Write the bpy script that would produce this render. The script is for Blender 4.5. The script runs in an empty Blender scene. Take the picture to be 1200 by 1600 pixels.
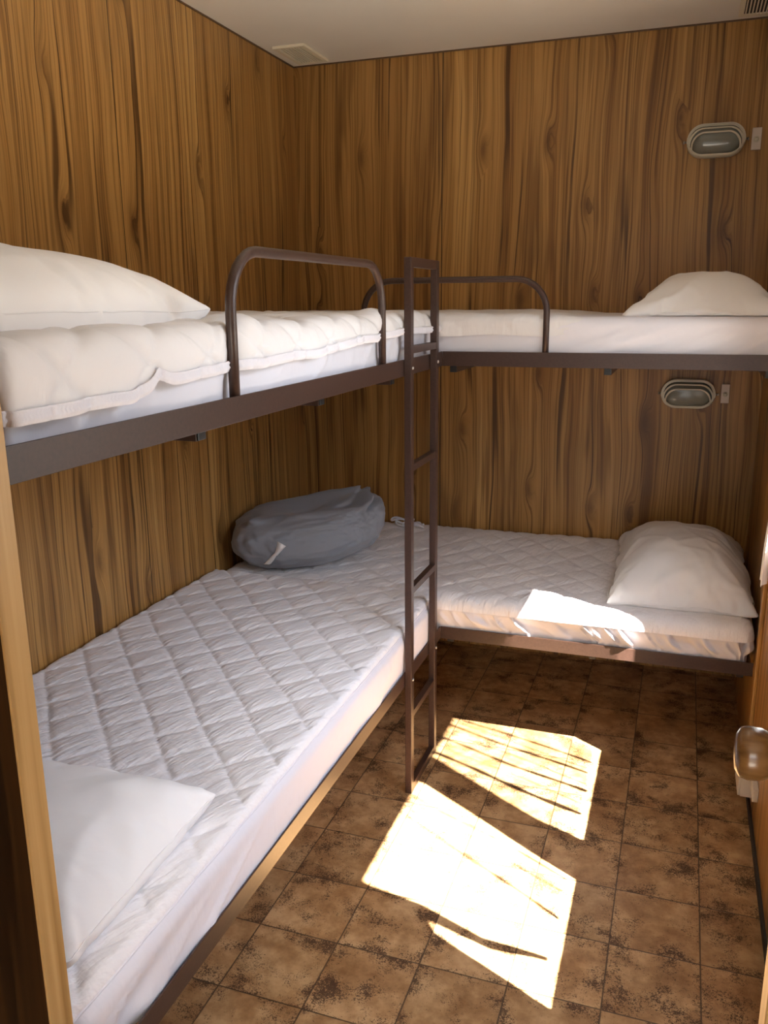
import bpy, bmesh, math, random
import numpy as np
from mathutils import Vector, Matrix, noise as mnoise
from mathutils.bvhtree import BVHTree

scene = bpy.context.scene
COL = scene.collection
random.seed(4)

# ------------------------------------------------------------------ camera, world, sun, exposure
W, H = 1.827, 2.362            # room width, ceiling height (left wall x=0, back wall y=0, floor z=0)
W1, W2 = 0.843, 0.798          # front face of the left bunks (x) and of the back bunks (-y)
YF = -2.66                     # inner face of the front wall with the doorway

cam = bpy.data.cameras.new('camera')
cam.sensor_fit = 'HORIZONTAL'; cam.sensor_width = 36.0
cam.lens = 36.0 * 1328.83 / 1200.0
cam.clip_start = 0.02
camo = bpy.data.objects.new('camera', cam); COL.objects.link(camo)
yaw, pitch, roll = 0.3369, -0.2440, -0.0089
F = Vector((-math.sin(yaw) * math.cos(pitch), math.cos(yaw) * math.cos(pitch), math.sin(pitch)))
Rt = Vector((math.cos(yaw), math.sin(yaw), 0)); U = Rt.cross(F)
Rr = Rt * math.cos(roll) + U * math.sin(roll); Ur = U * math.cos(roll) - Rt * math.sin(roll)
camo.matrix_world = Matrix(((Rr.x, Ur.x, -F.x, 1.5531), (Rr.y, Ur.y, -F.y, -3.3895), (Rr.z, Ur.z, -F.z, 1.4578), (0, 0, 0, 1)))
scene.camera = camo

SUN_DIR = Vector((-0.523, 0.333, -1.0)).normalized()
sun = bpy.data.lights.new('sun', 'SUN'); sun.energy = 52.0; sun.color = (1.0, 0.95, 0.88); sun.angle = math.radians(0.55)
suno = bpy.data.objects.new('sun', sun); COL.objects.link(suno)
suno.rotation_euler = SUN_DIR.to_track_quat('-Z', 'Y').to_euler(); suno.location = (4, -4, 6)

world = bpy.data.worlds.new('world'); scene.world = world; world.use_nodes = True
wt = world.node_tree; wbg = wt.nodes['Background']
wtc = wt.nodes.new('ShaderNodeTexCoord'); wsep = wt.nodes.new('ShaderNodeSeparateXYZ'); wr = wt.nodes.new('ShaderNodeValToRGB')
wma = wt.nodes.new('ShaderNodeMath'); wma.operation = 'MULTIPLY_ADD'; wma.inputs[1].default_value = .5; wma.inputs[2].default_value = .5
wt.links.new(wtc.outputs['Generated'], wsep.inputs[0]); wt.links.new(wsep.outputs['Z'], wma.inputs[0]); wt.links.new(wma.outputs[0], wr.inputs[0])
cr = wr.color_ramp
cr.elements[0].position = 0.30; cr.elements[0].color = (2.9, 2.62, 2.2, 1)     # sunny paving outside
cr.elements[1].position = 0.42; cr.elements[1].color = (0.50, 0.50, 0.46, 1)      # dim horizon band, put in to cut level window light
for _p, _c in ((0.56, (0.52, 0.55, 0.56)), (0.63, (1.9, 2.05, 2.35)), (1.0, (1.2, 1.5, 2.1))):   # then open sky
    e = cr.elements.new(_p); e.color = (*_c, 1)
wt.links.new(wr.outputs[0], wbg.inputs[0]); wbg.inputs[1].default_value = 2.5

portal = bpy.data.lights.new('window_portal', 'AREA'); portal.shape = 'RECTANGLE'; portal.size = 1.315; portal.size_y = 1.10
portal.cycles.is_portal = True
po = bpy.data.objects.new('window_portal', portal); COL.objects.link(po)
po.location = (W + 0.09, -1.643, 1.40); po.rotation_euler = (math.pi / 2, 0, math.pi / 2)

portal2 = bpy.data.lights.new('fill_opening_portal', 'AREA'); portal2.shape = 'RECTANGLE'; portal2.size = .85; portal2.size_y = 2.0  # portal for the fill opening added behind the camera
portal2.cycles.is_portal = True
po2 = bpy.data.objects.new('fill_opening_portal', portal2); COL.objects.link(po2)
po2.location = (1.625, -4.72, 1.0); po2.rotation_euler = (math.pi / 2, 0, math.pi)

scene.view_settings.view_transform = 'Standard'; scene.view_settings.look = 'None'
scene.view_settings.gamma = 1.0; scene.view_settings.use_curve_mapping = False
scene.view_settings.exposure = 1.0
scene.cycles.max_bounces = 12; scene.cycles.diffuse_bounces = 8
scene.cycles.transparent_max_bounces = 16
scene.cycles.use_denoising = True
scene.cycles.sample_clamp_indirect = 12.0

# ------------------------------------------------------------------ material helpers
class NT:
    def __init__(s, name):
        s.m = bpy.data.materials.new(name); s.m.use_nodes = True
        s.t = s.m.node_tree; s.b = s.t.nodes['Principled BSDF']; s.out = s.t.nodes['Material Output']
        g = s.t.nodes.new('ShaderNodeNewGeometry'); s.pos = g.outputs['Position']
    def n(s, kind): return s.t.nodes.new(kind)
    def link(s, v, sock):
        if isinstance(v, bpy.types.NodeSocket): s.t.links.new(v, sock)
        else: sock.default_value = v
    def math(s, op, a, b=0.0, c=None, clamp=False):
        n = s.n('ShaderNodeMath'); n.operation = op; n.use_clamp = clamp
        s.link(a, n.inputs[0]); s.link(b, n.inputs[1])
        if c is not None: s.link(c, n.inputs[2])
        return n.outputs[0]
    def sep(s, v):
        n = s.n('ShaderNodeSeparateXYZ'); s.link(v, n.inputs[0]); return n.outputs
    def comb(s, x, y, z):
        n = s.n('ShaderNodeCombineXYZ'); s.link(x, n.inputs[0]); s.link(y, n.inputs[1]); s.link(z, n.inputs[2]); return n.outputs[0]
    def noise(s, v, scale=1.0, detail=2.0, rough=.5):
        n = s.n('ShaderNodeTexNoise'); s.link(v, n.inputs['Vector']); n.inputs['Scale'].default_value = scale
        n.inputs['Detail'].default_value = detail; n.inputs['Roughness'].default_value = rough
        return n.outputs['Fac']
    def ramp(s, f, stops):
        n = s.n('ShaderNodeValToRGB'); s.link(f, n.inputs[0]); r = n.color_ramp
        r.elements[0].position, r.elements[0].color = stops[0][0], (*stops[0][1], 1)
        r.elements[1].position, r.elements[1].color = stops[-1][0], (*stops[-1][1], 1)
        for p, c in stops[1:-1]:
            e = r.elements.new(p); e.color = (*c, 1)
        return n.outputs[0]
    def mix(s, f, a, b, mode='MIX'):
        n = s.n('ShaderNodeMix'); n.data_type = 'RGBA'; n.blend_type = mode
        s.link(f, n.inputs[0])
        for v, k in ((a, 6), (b, 7)):
            if isinstance(v, tuple): v = (*v[:3], 1)
            s.link(v, n.inputs[k])
        return n.outputs[2]
    def smooth(s, v, lo, hi):
        n = s.n('ShaderNodeMapRange'); n.interpolation_type = 'SMOOTHSTEP'
        s.link(v, n.inputs[0]); n.inputs[1].default_value = lo; n.inputs[2].default_value = hi
        return n.outputs[0]
    def bump(s, h, strength=.3, dist=.002):
        n = s.n('ShaderNodeBump'); s.link(h, n.inputs['Height']); n.inputs['Strength'].default_value = strength
        n.inputs['Distance'].default_value = dist
        s.t.links.new(n.outputs[0], s.b.inputs['Normal'])
    def set(s, **k):
        for a, v in k.items():
            s.link(v if not isinstance(v, tuple) else (*v, 1) if len(v) == 3 else v, s.b.inputs[a.replace('_', ' ')])
        return s.m

def plain(name, col, rough=.5, metal=0.0, spec=.5, noise_amt=0.0, noise_scale=40):
    t = NT(name)
    c = col
    if noise_amt:
        f = t.noise(t.pos, noise_scale, 4)
        c = t.mix(f, tuple(x * (1 - noise_amt) for x in col), tuple(min(1, x * (1 + noise_amt)) for x in col))
    t.set(Base_Color=c, Roughness=rough, Metallic=metal)
    t.b.inputs['Specular IOR Level'].default_value = spec
    return t.m

def wood_panel(name, axis, seams=(), tint=(1, 1, 1), rough=.36, seed=0.0):
    """printed teak panelling with an upright grain; axis is the horizontal one"""
    t = NT(name); p = t.sep(t.pos); u, v = p[axis], p[2]
    n1 = t.math('SUBTRACT', t.noise(t.comb(t.math('MULTIPLY', u, 2.4), seed, t.math('MULTIPLY', v, .75)), 1, 2), .5)
    n2 = t.math('SUBTRACT', t.noise(t.comb(t.math('MULTIPLY', u, 13), seed + 5, t.math('MULTIPLY', v, 2.4)), 1, 2), .5)
    uu = t.math('ADD', u, t.math('ADD', t.math('MULTIPLY', n1, .10), t.math('MULTIPLY', n2, .022)))
    # knots
    vx = t.comb(t.math('ADD', t.math('MULTIPLY', u, 4.4), seed * 3.1), t.math('MULTIPLY', v, 2.5), 0.0)
    vo = t.n('ShaderNodeTexVoronoi'); vo.voronoi_dimensions = '2D'; vo.inputs['Scale'].default_value = 1.0; vo.inputs['Randomness'].default_value = 1.0
    t.link(vx, vo.inputs['Vector'])
    sub = t.n('ShaderNodeVectorMath'); sub.operation = 'SUBTRACT'; t.link(vx, sub.inputs[0]); t.t.links.new(vo.outputs['Position'], sub.inputs[1])
    d = t.sep(sub.outputs[0]); cc = t.sep(vo.outputs['Color'])
    wob = t.math('MULTIPLY', t.math('SUBTRACT', t.noise(t.comb(t.math('MULTIPLY', u, 22), 1.0, t.math('MULTIPLY', v, 9)), 1, 2), .5), .06)
    dx = t.math('DIVIDE', t.math('ADD', d[0], wob), .10); dy = t.math('DIVIDE', d[1], .17)
    r2 = t.math('ADD', t.math('MULTIPLY', dx, dx), t.math('MULTIPLY', dy, dy))
    g = t.math('POWER', 2.718, t.math('MULTIPLY', r2, -1.0))
    g = t.math('MULTIPLY', g, t.smooth(cc[0], .38, .5))
    uu = t.math('ADD', uu, t.math('MULTIPLY', t.math('MULTIPLY', g, t.math('ADD', .45, t.noise(t.comb(t.math('MULTIPLY', u, 30), 4.0, t.math('MULTIPLY', v, 14)), 1, 3))), .034))
    band = t.noise(t.comb(t.math('MULTIPLY', uu, 12), seed, t.math('MULTIPLY', v, .22)), 1, 3, .55)
    col = t.ramp(band, [(.26, (.19, .086, .022)), (.40, (.33, .168, .047)), (.50, (.40, .217, .066)), (.58, (.345, .180, .051)), (.68, (.49, .282, .092)), (.82, (.37, .196, .057))])
    fine = t.noise(t.comb(t.math('MULTIPLY', uu, 120), seed + 2, t.math('MULTIPLY', v, 1.2)), 1, 4, .65)
    col = t.mix(1.0, col, t.ramp(fine, [(.32, (.50, .45, .40)), (.47, (.97, .97, .97)), (.70, (1.22, 1.2, 1.16))]), 'MULTIPLY')
    def lines(k, w, off, vs=.16):
        nn = t.noise(t.comb(t.math('MULTIPLY', uu, k), off + seed, t.math('MULTIPLY', v, vs)), 1, 1)
        a = t.math('ABSOLUTE', t.math('SUBTRACT', nn, .5))
        return t.math('SUBTRACT', 1.0, t.smooth(a, w * .3, w))
    brk = t.smooth(t.noise(t.comb(t.math('MULTIPLY', u, 9), 31.0, t.math('MULTIPLY', v, 1.3)), 1, 2), .40, .58)
    col = t.mix(t.math('MULTIPLY', t.math('MULTIPLY', lines(15, .020, 9), brk), .82), col, (.045, .017, .005))
    col = t.mix(t.math('MULTIPLY', lines(42, .035, 17, .3), .42), col, (.075, .028, .007))
    pat = t.smooth(t.noise(t.comb(t.math('MULTIPLY', uu, 17), seed + 40, t.math('MULTIPLY', v, 1.1)), 1, 3, .6), .55, .68)
    col = t.mix(t.math('MULTIPLY', pat, .55), col, (.13, .056, .014))
    col = t.mix(t.math('MULTIPLY', t.math('POWER', g, 1.6), .62), col, (.070, .026, .007))
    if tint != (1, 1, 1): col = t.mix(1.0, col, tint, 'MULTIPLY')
    for s_ in seams:
        a = t.math('ABSOLUTE', t.math('SUBTRACT', u, s_))
        col = t.mix(t.math('SUBTRACT', 1.0, t.smooth(a, .0008, .0026)), col, (.018, .008, .003))
    t.set(Base_Color=col, Roughness=rough)
    t.b.inputs['Specular IOR Level'].default_value = .35
    t.bump(fine, .06, .001)
    return t.m

def tile_floor():
    t = NT('brown_mottled_tile'); p = t.sep(t.pos)
    fx = t.math('DIVIDE', t.math('SUBTRACT', p[0], 1.0844 - 4.0), .2); fy = t.math('DIVIDE', t.math('SUBTRACT', p[1], -1.8372 - 4.0), .2)
    ax = t.math('FRACT', fx); ay = t.math('FRACT', fy)
    ex = t.math('MINIMUM', ax, t.math('SUBTRACT', 1.0, ax)); ey = t.math('MINIMUM', ay, t.math('SUBTRACT', 1.0, ay))
    ed = t.math('MINIMUM', ex, ey)
    cell = t.comb(t.math('FLOOR', fx), t.math('FLOOR', fy), 0.0)
    wn = t.n('ShaderNodeTexWhiteNoise'); t.link(cell, wn.inputs['Vector']); rnd = wn.outputs['Value']; rc = wn.outputs['Color']
    off = t.n('ShaderNodeVectorMath'); off.operation = 'MULTIPLY_ADD'; t.link(rc, off.inputs[0]); off.inputs[1].default_value = (9, 9, 9); t.link(t.pos, off.inputs[2])
    q = off.outputs[0]
    big = t.noise(q, 9, 4, .6); mid = t.noise(q, 34, 4, .6); speck = t.noise(q, 480, 3, .7); sp2 = t.noise(q, 190, 4, .65)
    base = t.ramp(t.math('ADD', t.math('MULTIPLY', big, .65), t.math('MULTIPLY', mid, .35)),
                  [(.33, (.225, .108, .040)), (.47, (.37, .208, .090)), (.60, (.53, .335, .165))])
    base = t.mix(1.0, base, t.mix(rnd, (.88, .87, .85), (1.08, 1.07, 1.06)), 'MULTIPLY')
    edge = t.math('SUBTRACT', 1.0, t.smooth(ed, .0, .22))
    dens = t.math('ADD', t.math('ADD', t.math('MULTIPLY', t.noise(q, 13, 3, .6), .62), t.math('MULTIPLY', edge, .03)), .118)
    th = t.math('SUBTRACT', t.math('ADD', t.math('MULTIPLY', speck, .6), t.math('MULTIPLY', sp2, .4)), t.math('SUBTRACT', .98, dens))
    col = t.mix(t.math('MULTIPLY', t.smooth(th, .0, .05), .9), base, (.045, .018, .006))
    grout = t.math('SUBTRACT', 1.0, t.smooth(ed, .006, .011))
    col = t.mix(t.math('MULTIPLY', grout, .85), col, (.06, .033, .016))
    t.set(Base_Color=col, Roughness=t.math('ADD', .36, t.math('MULTIPLY', t.smooth(th, 0, .05), .3)))
    t.b.inputs['Specular IOR Level'].default_value = .4
    t.bump(t.math('SUBTRACT', t.math('MULTIPLY', mid, .25), grout), .35, .0015)
    return t.m

def cloth_mat(name, col, wr=.0012, ang=0.6, scale=1.0, rough=.9, quilt=False):
    t = NT(name); p = t.sep(t.pos)
    c, s = math.cos(ang), math.sin(ang)
    a = t.math('ADD', t.math('MULTIPLY', p[0], c), t.math('MULTIPLY', p[1], s))
    b = t.math('SUBTRACT', t.math('MULTIPLY', p[1], c), t.math('MULTIPLY', p[0], s))
    wv = t.noise(t.comb(t.math('MULTIPLY', a, 14 * scale), t.math('MULTIPLY', b, 70 * scale), t.math('MULTIPLY', p[2], 14 * scale)), 1, 3, .6)
    wv2 = t.noise(t.comb(t.math('MULTIPLY', a, 60 * scale), t.math('MULTIPLY', b, 26 * scale), t.math('MULTIPLY', p[2], 30 * scale)), 1, 2, .5)
    h = t.math('ADD', wv, t.math('MULTIPLY', wv2, .4))
    t.set(Base_Color=col, Roughness=rough)
    t.b.inputs['Specular IOR Level'].default_value = .25
    t.b.inputs['Sheen Weight'].default_value = .15
    t.bump(h, .8, wr * 3)
    return t.m

M = {}
M['wood_left'] = wood_panel('teak_panel_left', 1, (-1.20, -2.40), seed=0.0)
M['wood_back'] = wood_panel('teak_panel_back', 0, (.617,), seed=3.7)
M['wood_right'] = wood_panel('teak_panel_right', 1, (), seed=7.3)
M['wood_front'] = wood_panel('shade_toned_panel_front', 0, (), (.07, .05, .035), seed=11.9)  # hall-side shade put into the colour by a near-black tint
M['wood_hall'] = wood_panel('teak_panel_hall', 0, (), seed=15.2)
M['tile'] = tile_floor()
M['ceiling'] = plain('cream_ceiling_board', (.85, .82, .75), .6, noise_amt=.03, noise_scale=6)
M['pine'] = None
M['bronze'] = plain('brown_enamelled_steel', (.048, .025, .018), .36, spec=.45, noise_amt=.35, noise_scale=160)
M['black'] = plain('black_plastic', (.012, .012, .012), .4)
M['ply'] = plain('plywood_deck', (.30, .20, .11), .7)
M['sheet'] = cloth_mat('white_sheet_cotton', (.71, .70, .745), .0005, .4, .5)
M['pad'] = cloth_mat('white_quilted_polycotton', (.83, .81, .815), .0024, 1.2)
M['pad_soft'] = cloth_mat('white_quilted_polycotton_smooth', (.72, .71, .715), .0014, .9, .6)
M['pillow'] = cloth_mat('white_pillowcase_cotton', (.84, .83, .82), .0004, 1.1, .6)
M['bag'] = cloth_mat('grey_bag_fabric', (.26, .27, .295), .0008, .9, .8, rough=.75)
M['label'] = plain('pale_woven_tape', (.78, .74, .71), .8)
M['lamp_cream'] = plain('cream_enamel', (.56, .52, .40), .35)
M['lamp_glass'] = plain('grey_ribbed_glass', (.20, .205, .175), .16)
M['switch'] = plain('cream_switch_plastic', (.60, .53, .46), .4)
M['socket'] = plain('ivory_socket_plastic', (.66, .60, .50), .4)
M['vent'] = plain('cream_vent_plastic', (.80, .74, .58), .5)
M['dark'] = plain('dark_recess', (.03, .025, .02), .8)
M['cornice'] = plain('brown_cornice_strip', (.10, .055, .025), .5)
M['screw'] = plain('bright_steel_screw', (.55, .53, .5), .3, 1.0)
M['alu'] = plain('window_aluminium', (.55, .55, .55), .35, .9)
M['net'] = plain('white_curtain_cloth', (.82, .82, .8), .9)

def sheer_mat():
    t = NT('sheer_net'); tr = t.n('ShaderNodeBsdfTransparent'); mx = t.n('ShaderNodeMixShader'); mx.inputs[0].default_value = .58
    t.set(Base_Color=(.82, .82, .8), Roughness=.9)
    t.t.links.new(tr.outputs[0], mx.inputs[1]); t.t.links.new(t.b.outputs[0], mx.inputs[2]); t.t.links.new(mx.outputs[0], t.out.inputs['Surface'])
    return t.m
M['sheer'] = sheer_mat()
def pine_mat():
    t = NT('pine_trim'); p = t.sep(t.pos)
    f = t.noise(t.comb(t.math('MULTIPLY', p[0], 60), t.math('MULTIPLY', p[1], 60), t.math('MULTIPLY', p[2], 1.6)), 1, 3)
    col = t.ramp(f, [(.3, (.30, .165, .05)), (.5, (.42, .25, .09)), (.7, (.49, .31, .125))])
    t.set(Base_Color=col, Roughness=.4); return t.m
M['pine'] = pine_mat()
def varnish_mat():
    t = NT('varnished_knob_wood'); p = t.sep(t.pos)
    f = t.noise(t.comb(t.math('MULTIPLY', p[0], 12), t.math('MULTIPLY', p[1], 90), t.math('MULTIPLY', p[2], 90)), 1, 3)
    t.set(Base_Color=t.ramp(f, [(.3, (.085, .038, .011)), (.7, (.18, .088, .027))]), Roughness=.27)
    t.b.inputs['Coat Weight'].default_value = .12
    return t.m
M['knob'] = varnish_mat()

# ------------------------------------------------------------------ object helpers
def link(name, me, mat=None, parent=None, smooth=False):
    o = bpy.data.objects.new(name, me); COL.objects.link(o)
    if mat is not None:
        me.materials.clear(); me.materials.append(mat)
    if smooth:
        for p in me.polygons: p.use_smooth = True
    if parent is not None: o.parent = parent; o.matrix_parent_inverse = Matrix.Translation(-parent.location) if parent.type == 'EMPTY' else Matrix()
    return o
def build(name, bm, mat, parent=None, smooth=False):
    me = bpy.data.meshes.new(name); bm.normal_update(); bm.to_mesh(me); bm.free()
    return link(name, me, mat, parent, smooth)
def thing(name, label, cat, loc=(0, 0, 0), group=None):
    o = bpy.data.objects.new(name, None); COL.objects.link(o); o.location = loc; o.empty_display_size = .05
    return tag(o, label, cat, group)
def tag(o, label, cat, group=None):
    o['label'] = label; o['category'] = cat
    if group: o['group'] = group
    return o
def struct(o): o['kind'] = 'structure'; return o
def box(bm, a, b, bev=0.0):
    x0, y0, z0 = a; x1, y1, z1 = b
    vs = [bm.verts.new(v) for v in ((x0, y0, z0), (x1, y0, z0), (x1, y1, z0), (x0, y1, z0), (x0, y0, z1), (x1, y0, z1), (x1, y1, z1), (x0, y1, z1))]
    fs = [bm.faces.new([vs[i] for i in f]) for f in ((3, 2, 1, 0), (4, 5, 6, 7), (0, 1, 5, 4), (1, 2, 6, 5), (2, 3, 7, 6), (3, 0, 4, 7))]
    if bev:
        es = list({e for f in fs for e in f.edges})
        bmesh.ops.bevel(bm, geom=es, offset=bev, segments=2, affect='EDGES', profile=.5)
def boxobj(name, a, b, mat, parent=None, bev=0.0):
    bm = bmesh.new(); box(bm, a, b, bev); return build(name, bm, mat, parent)
def tube(bm, pts, r, n=12, caps=True):
    pts = [Vector(p) for p in pts]; rings = []
    t0 = (pts[1] - pts[0]).normalized(); ref = Vector((0, 0, 1)) if abs(t0.z) < .9 else Vector((1, 0, 0))
    nrm = t0.cross(ref).normalized()
    for i, p in enumerate(pts):
        t = (pts[min(i + 1, len(pts) - 1)] - pts[max(i - 1, 0)]).normalized()
        nrm = (nrm - t * nrm.dot(t)).normalized(); bn = t.cross(nrm)
        rr = r[i] if isinstance(r, (list, tuple)) else r
        rings.append([bm.verts.new(p + rr * (nrm * math.cos(2 * math.pi * k / n) + bn * math.sin(2 * math.pi * k / n))) for k in range(n)])
    for A, B in zip(rings, rings[1:]):
        for k in range(n): bm.faces.new((A[k], A[(k + 1) % n], B[(k + 1) % n], B[k]))
    if caps: bm.faces.new(rings[0][::-1]); bm.faces.new(rings[-1])
def lathe(bm, prof, c, axis='z', n=24):
    """prof: list of (radius, height) turned about an axis through c"""
    rings = []
    for r, h in prof:
        ring = []
        for k in range(n):
            a = 2 * math.pi * k / n; x, y = r * math.cos(a), r * math.sin(a)
            v = (x, y, h) if axis == 'z' else (h, x, y) if axis == 'x' else (x, h, y)
            ring.append(bm.verts.new(Vector(c) + Vector(v)))
        rings.append(ring)
    for A, B in zip(rings, rings[1:]):
        for k in range(n): bm.faces.new((A[k], A[(k + 1) % n], B[(k + 1) % n], B[k]))
    bm.faces.new(rings[0][::-1]); bm.faces.new(rings[-1])
    bmesh.ops.recalc_face_normals(bm, faces=bm.faces[:])
def arc_path(p0, corners, p1, rad, n=8):
    """polyline with rounded corners"""
    P = [Vector(p0)] + [Vector(c) for c in corners] + [Vector(p1)]; out = [P[0]]
    for i in range(1, len(P) - 1):
        a = (P[i - 1] - P[i]).normalized(); b = (P[i + 1] - P[i]).normalized()
        A, B = P[i] + a * rad, P[i] + b * rad
        c = P[i] + (a + b) * rad
        for k in range(n + 1):
            th = math.pi / 2 * k / n
            out.append(c - b * rad * math.cos(th) - a * rad * math.sin(th))
    out.append(P[-1]); return out

# ------------------------------------------------------------------ value noise in numpy for the cloth
def _hash(i, j, s):
    n = (i * 374761393 + j * 668265263 + s * 974711) & 0x7fffffff
    n = ((n ^ (n >> 13)) * 1274126177) & 0x7fffffff
    return ((n ^ (n >> 16)) & 0xffff) / 65535.0
def vn(x, y, s=0):
    x = np.asarray(x, float); y = np.asarray(y, float)
    i = np.floor(x).astype(np.int64); j = np.floor(y).astype(np.int64)
    fx, fy = x - i, y - j; fx = fx * fx * fx * (fx * (fx * 6 - 15) + 10); fy = fy * fy * fy * (fy * (fy * 6 - 15) + 10)
    a = _hash(i, j, s); b = _hash(i + 1, j, s); c = _hash(i, j + 1, s); d = _hash(i + 1, j + 1, s)
    return (a + (b - a) * fx) * (1 - fy) + (c + (d - c) * fx) * fy - .5
def fbm(x, y, s=0, o=3):
    r = 0; k = 1.0
    for q in range(o): r = r + k * vn(x * 2 ** q, y * 2 ** q, s + q * 7); k *= .5
    return r
def sst(a, lo, hi):
    t = np.clip((a - lo) / (hi - lo), 0, 1); return t * t * (3 - 2 * t)
def quilt(a, b, hgt=.008, pa=.106, pb=.098, off=(0, 0)):
    """diamond quilting: puffed cells between straight stitched lines"""
    wob = .010 * vn(a * 7, b * 7, 5)
    A = (.73 * a + .68 * b + wob + off[0]) / pa; B = (-.75 * a + .66 * b + wob + off[1]) / pb
    da = np.abs(A - np.round(A)) * pa; db = np.abs(B - np.round(B)) * pb
    d = np.minimum(da, db)
    cell = vn(np.floor(A + .5) * 1.7 + .3, np.floor(B + .5) * 1.3 + .4, 3) * .0012
    return hgt * (.62 * (1 - np.exp(-d / .006)) + .38 * np.clip(d / (.45 * pa), 0, 1)) + cell * (1 - np.exp(-d / .02))

def drape(x0, x1, y0, y1, ztop, r, drop, disp, step=.008, under=0.0, hem=None, zoff=None):
    """a cloth lying on a flat top and turning down over its edges. drop = lengths hanging below the turn on (x-, x+, y-, y+)"""
    q = r * math.pi / 2
    La = [q + d for d in drop]
    def axis(lo, hi, l0, l1):
        n = max(2, int(round((hi - lo + l0 + l1) / step))); return np.linspace(lo - l0, hi + l1, n + 1)
    ax0, ax1, ay0, ay1 = x0 + r, x1 - r, y0 + r, y1 - r
    A = axis(ax0, ax1, La[0], La[1]); B = axis(ay0, ay1, La[2], La[3])
    a, b = np.meshgrid(A, B, indexing='ij')
    ea = np.where(a > ax1, a - ax1, np.where(a < ax0, a - ax0, 0)); eb = np.where(b > ay1, b - ay1, np.where(b < ay0, b - ay0, 0))
    h = np.hypot(ea, eb); hs = np.where(h < 1e-9, 1, h)
    e = np.maximum(np.abs(ea), np.abs(eb)); dx, dy = ea / hs, eb / hs
    if hem is not None: e = e * np.where(e > q, 1 + (hem(a, b) - 1) * np.clip((e - q) / .03, 0, 1), 1)
    th = np.minimum(e / r, math.pi / 2); ex = np.maximum(0, e - q)
    out = r * np.sin(th) - ex * math.sin(under); down = r * (1 - np.cos(th)) + ex * math.cos(under)
    px = np.clip(a, ax0, ax1) + dx * out; py = np.clip(b, ay0, ay1) + dy * out; pz = ztop - down
    if zoff is not None: pz = pz + zoff(a, b)
    D = disp(a, b, e)
    px = px + dx * np.sin(th) * D; py = py + dy * np.sin(th) * D; pz = pz + np.cos(th) * D
    na, nb = a.shape
    verts = np.stack([px, py, pz], -1).reshape(-1, 3)
    idx = np.arange(na * nb).reshape(na, nb)
    f = np.stack([idx[:-1, :-1], idx[1:, :-1], idx[1:, 1:], idx[:-1, 1:]], -1).reshape(-1, 4)
    me = bpy.data.meshes.new('cloth'); me.from_pydata(verts.tolist(), [], f.tolist()); me.update()
    return me, (px, py, pz)
def closed(me, zb):
    """close the underside of a draped body with a flat bottom"""
    bm = bmesh.new(); bm.from_mesh(me)
    be = [e for e in bm.edges if e.is_boundary]
    r = bmesh.ops.extrude_edge_only(bm, edges=be)
    for v in r['geom']:
        if isinstance(v, bmesh.types.BMVert): v.co.z = zb
    be = [e for e in bm.edges if e.is_boundary]
    bmesh.ops.contextual_create(bm, geom=be)
    bm.to_mesh(me); bm.free(); me.update(); return me

# ------------------------------------------------------------------ the room
bm = bmesh.new(); box(bm, (-.05, YF - .0, -.05), (W + .06, .05, 0)); box(bm, (-.05, -4.7, -.05), (2.6, YF - .0, 0)); struct(build('floor', bm, M['tile']))
bm = bmesh.new(); box(bm, (-.05, YF - .0, H), (W + .06, .05, H + .05)); box(bm, (-.05, -4.7, H), (2.6, YF - .0, H + .05)); struct(build('ceiling', bm, M['ceiling']))
struct(boxobj('wall_left', (-.05, -4.7, 0), (0, .05, H), M['wood_left']))
struct(boxobj('wall_back', (0, 0, 0), (W + .05, .05, H), M['wood_back']))
WY0, WY1, WZ0, WZ1 = -2.30, -0.985, .85, 1.95          # window opening in the right wall
bm = bmesh.new()
box(bm, (W, -2.70, 0), (W + .06, WY0, H)); box(bm, (W, WY1, 0), (W + .06, 0, H))
box(bm, (W, WY0, 0), (W + .06, WY1, WZ0)); box(bm, (W, WY0, WZ1), (W + .06, WY1, H))
struct(build('wall_right', bm, M['wood_right']))
XJ0, XJ1 = .861, 1.662                                # doorway
bm = bmesh.new()
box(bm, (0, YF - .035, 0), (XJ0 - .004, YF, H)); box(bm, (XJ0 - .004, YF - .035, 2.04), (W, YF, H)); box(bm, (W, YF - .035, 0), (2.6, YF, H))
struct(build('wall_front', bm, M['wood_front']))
struct(boxobj('trim_1', (XJ0 - .004, YF - .036, 0), (XJ0, YF + .001, 2.04), M['pine'], bev=.001))
struct(boxobj('wall_hall_right', (2.55, -4.7, 0), (2.6, YF - .035, H), M['wood_hall']))
bm = bmesh.new(); box(bm, (0, -4.7, 0), (1.2, -4.65, H)); box(bm, (2.05, -4.7, 0), (2.55, -4.65, H)); box(bm, (1.2, -4.7, 2.0), (2.05, -4.65, H))  # hall end wall; its opening is added to let in fill daylight
struct(build('wall_hall_back', bm, M['wood_hall']))
struct(boxobj('sun_block_slab', (-.05, -7.2, H + .06), (4.6, -4.7, H + .12), M['ceiling']))  # unseen slab added to keep direct sun out of the hall opening
# thin dark cornice strips
struct(boxobj('trim_2', (0, -2.66, H - .005), (.004, 0, H), M['cornice']))
struct(boxobj('trim_3', (0, -.004, H - .005), (W, 0, H), M['cornice']))
struct(boxobj('trim_4', (W - .011, -.835, 0), (W, -.80, H), M['wood_right'], bev=.003))
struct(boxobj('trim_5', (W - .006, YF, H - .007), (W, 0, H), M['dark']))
struct(boxobj('trim_6', (.02, -1.52, H - .003), (W, -1.49, H), M['ceiling'], bev=.001))
struct(boxobj('baseboard_right', (W - .006, YF, 0), (W, -.84, .028), M['dark']))

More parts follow.
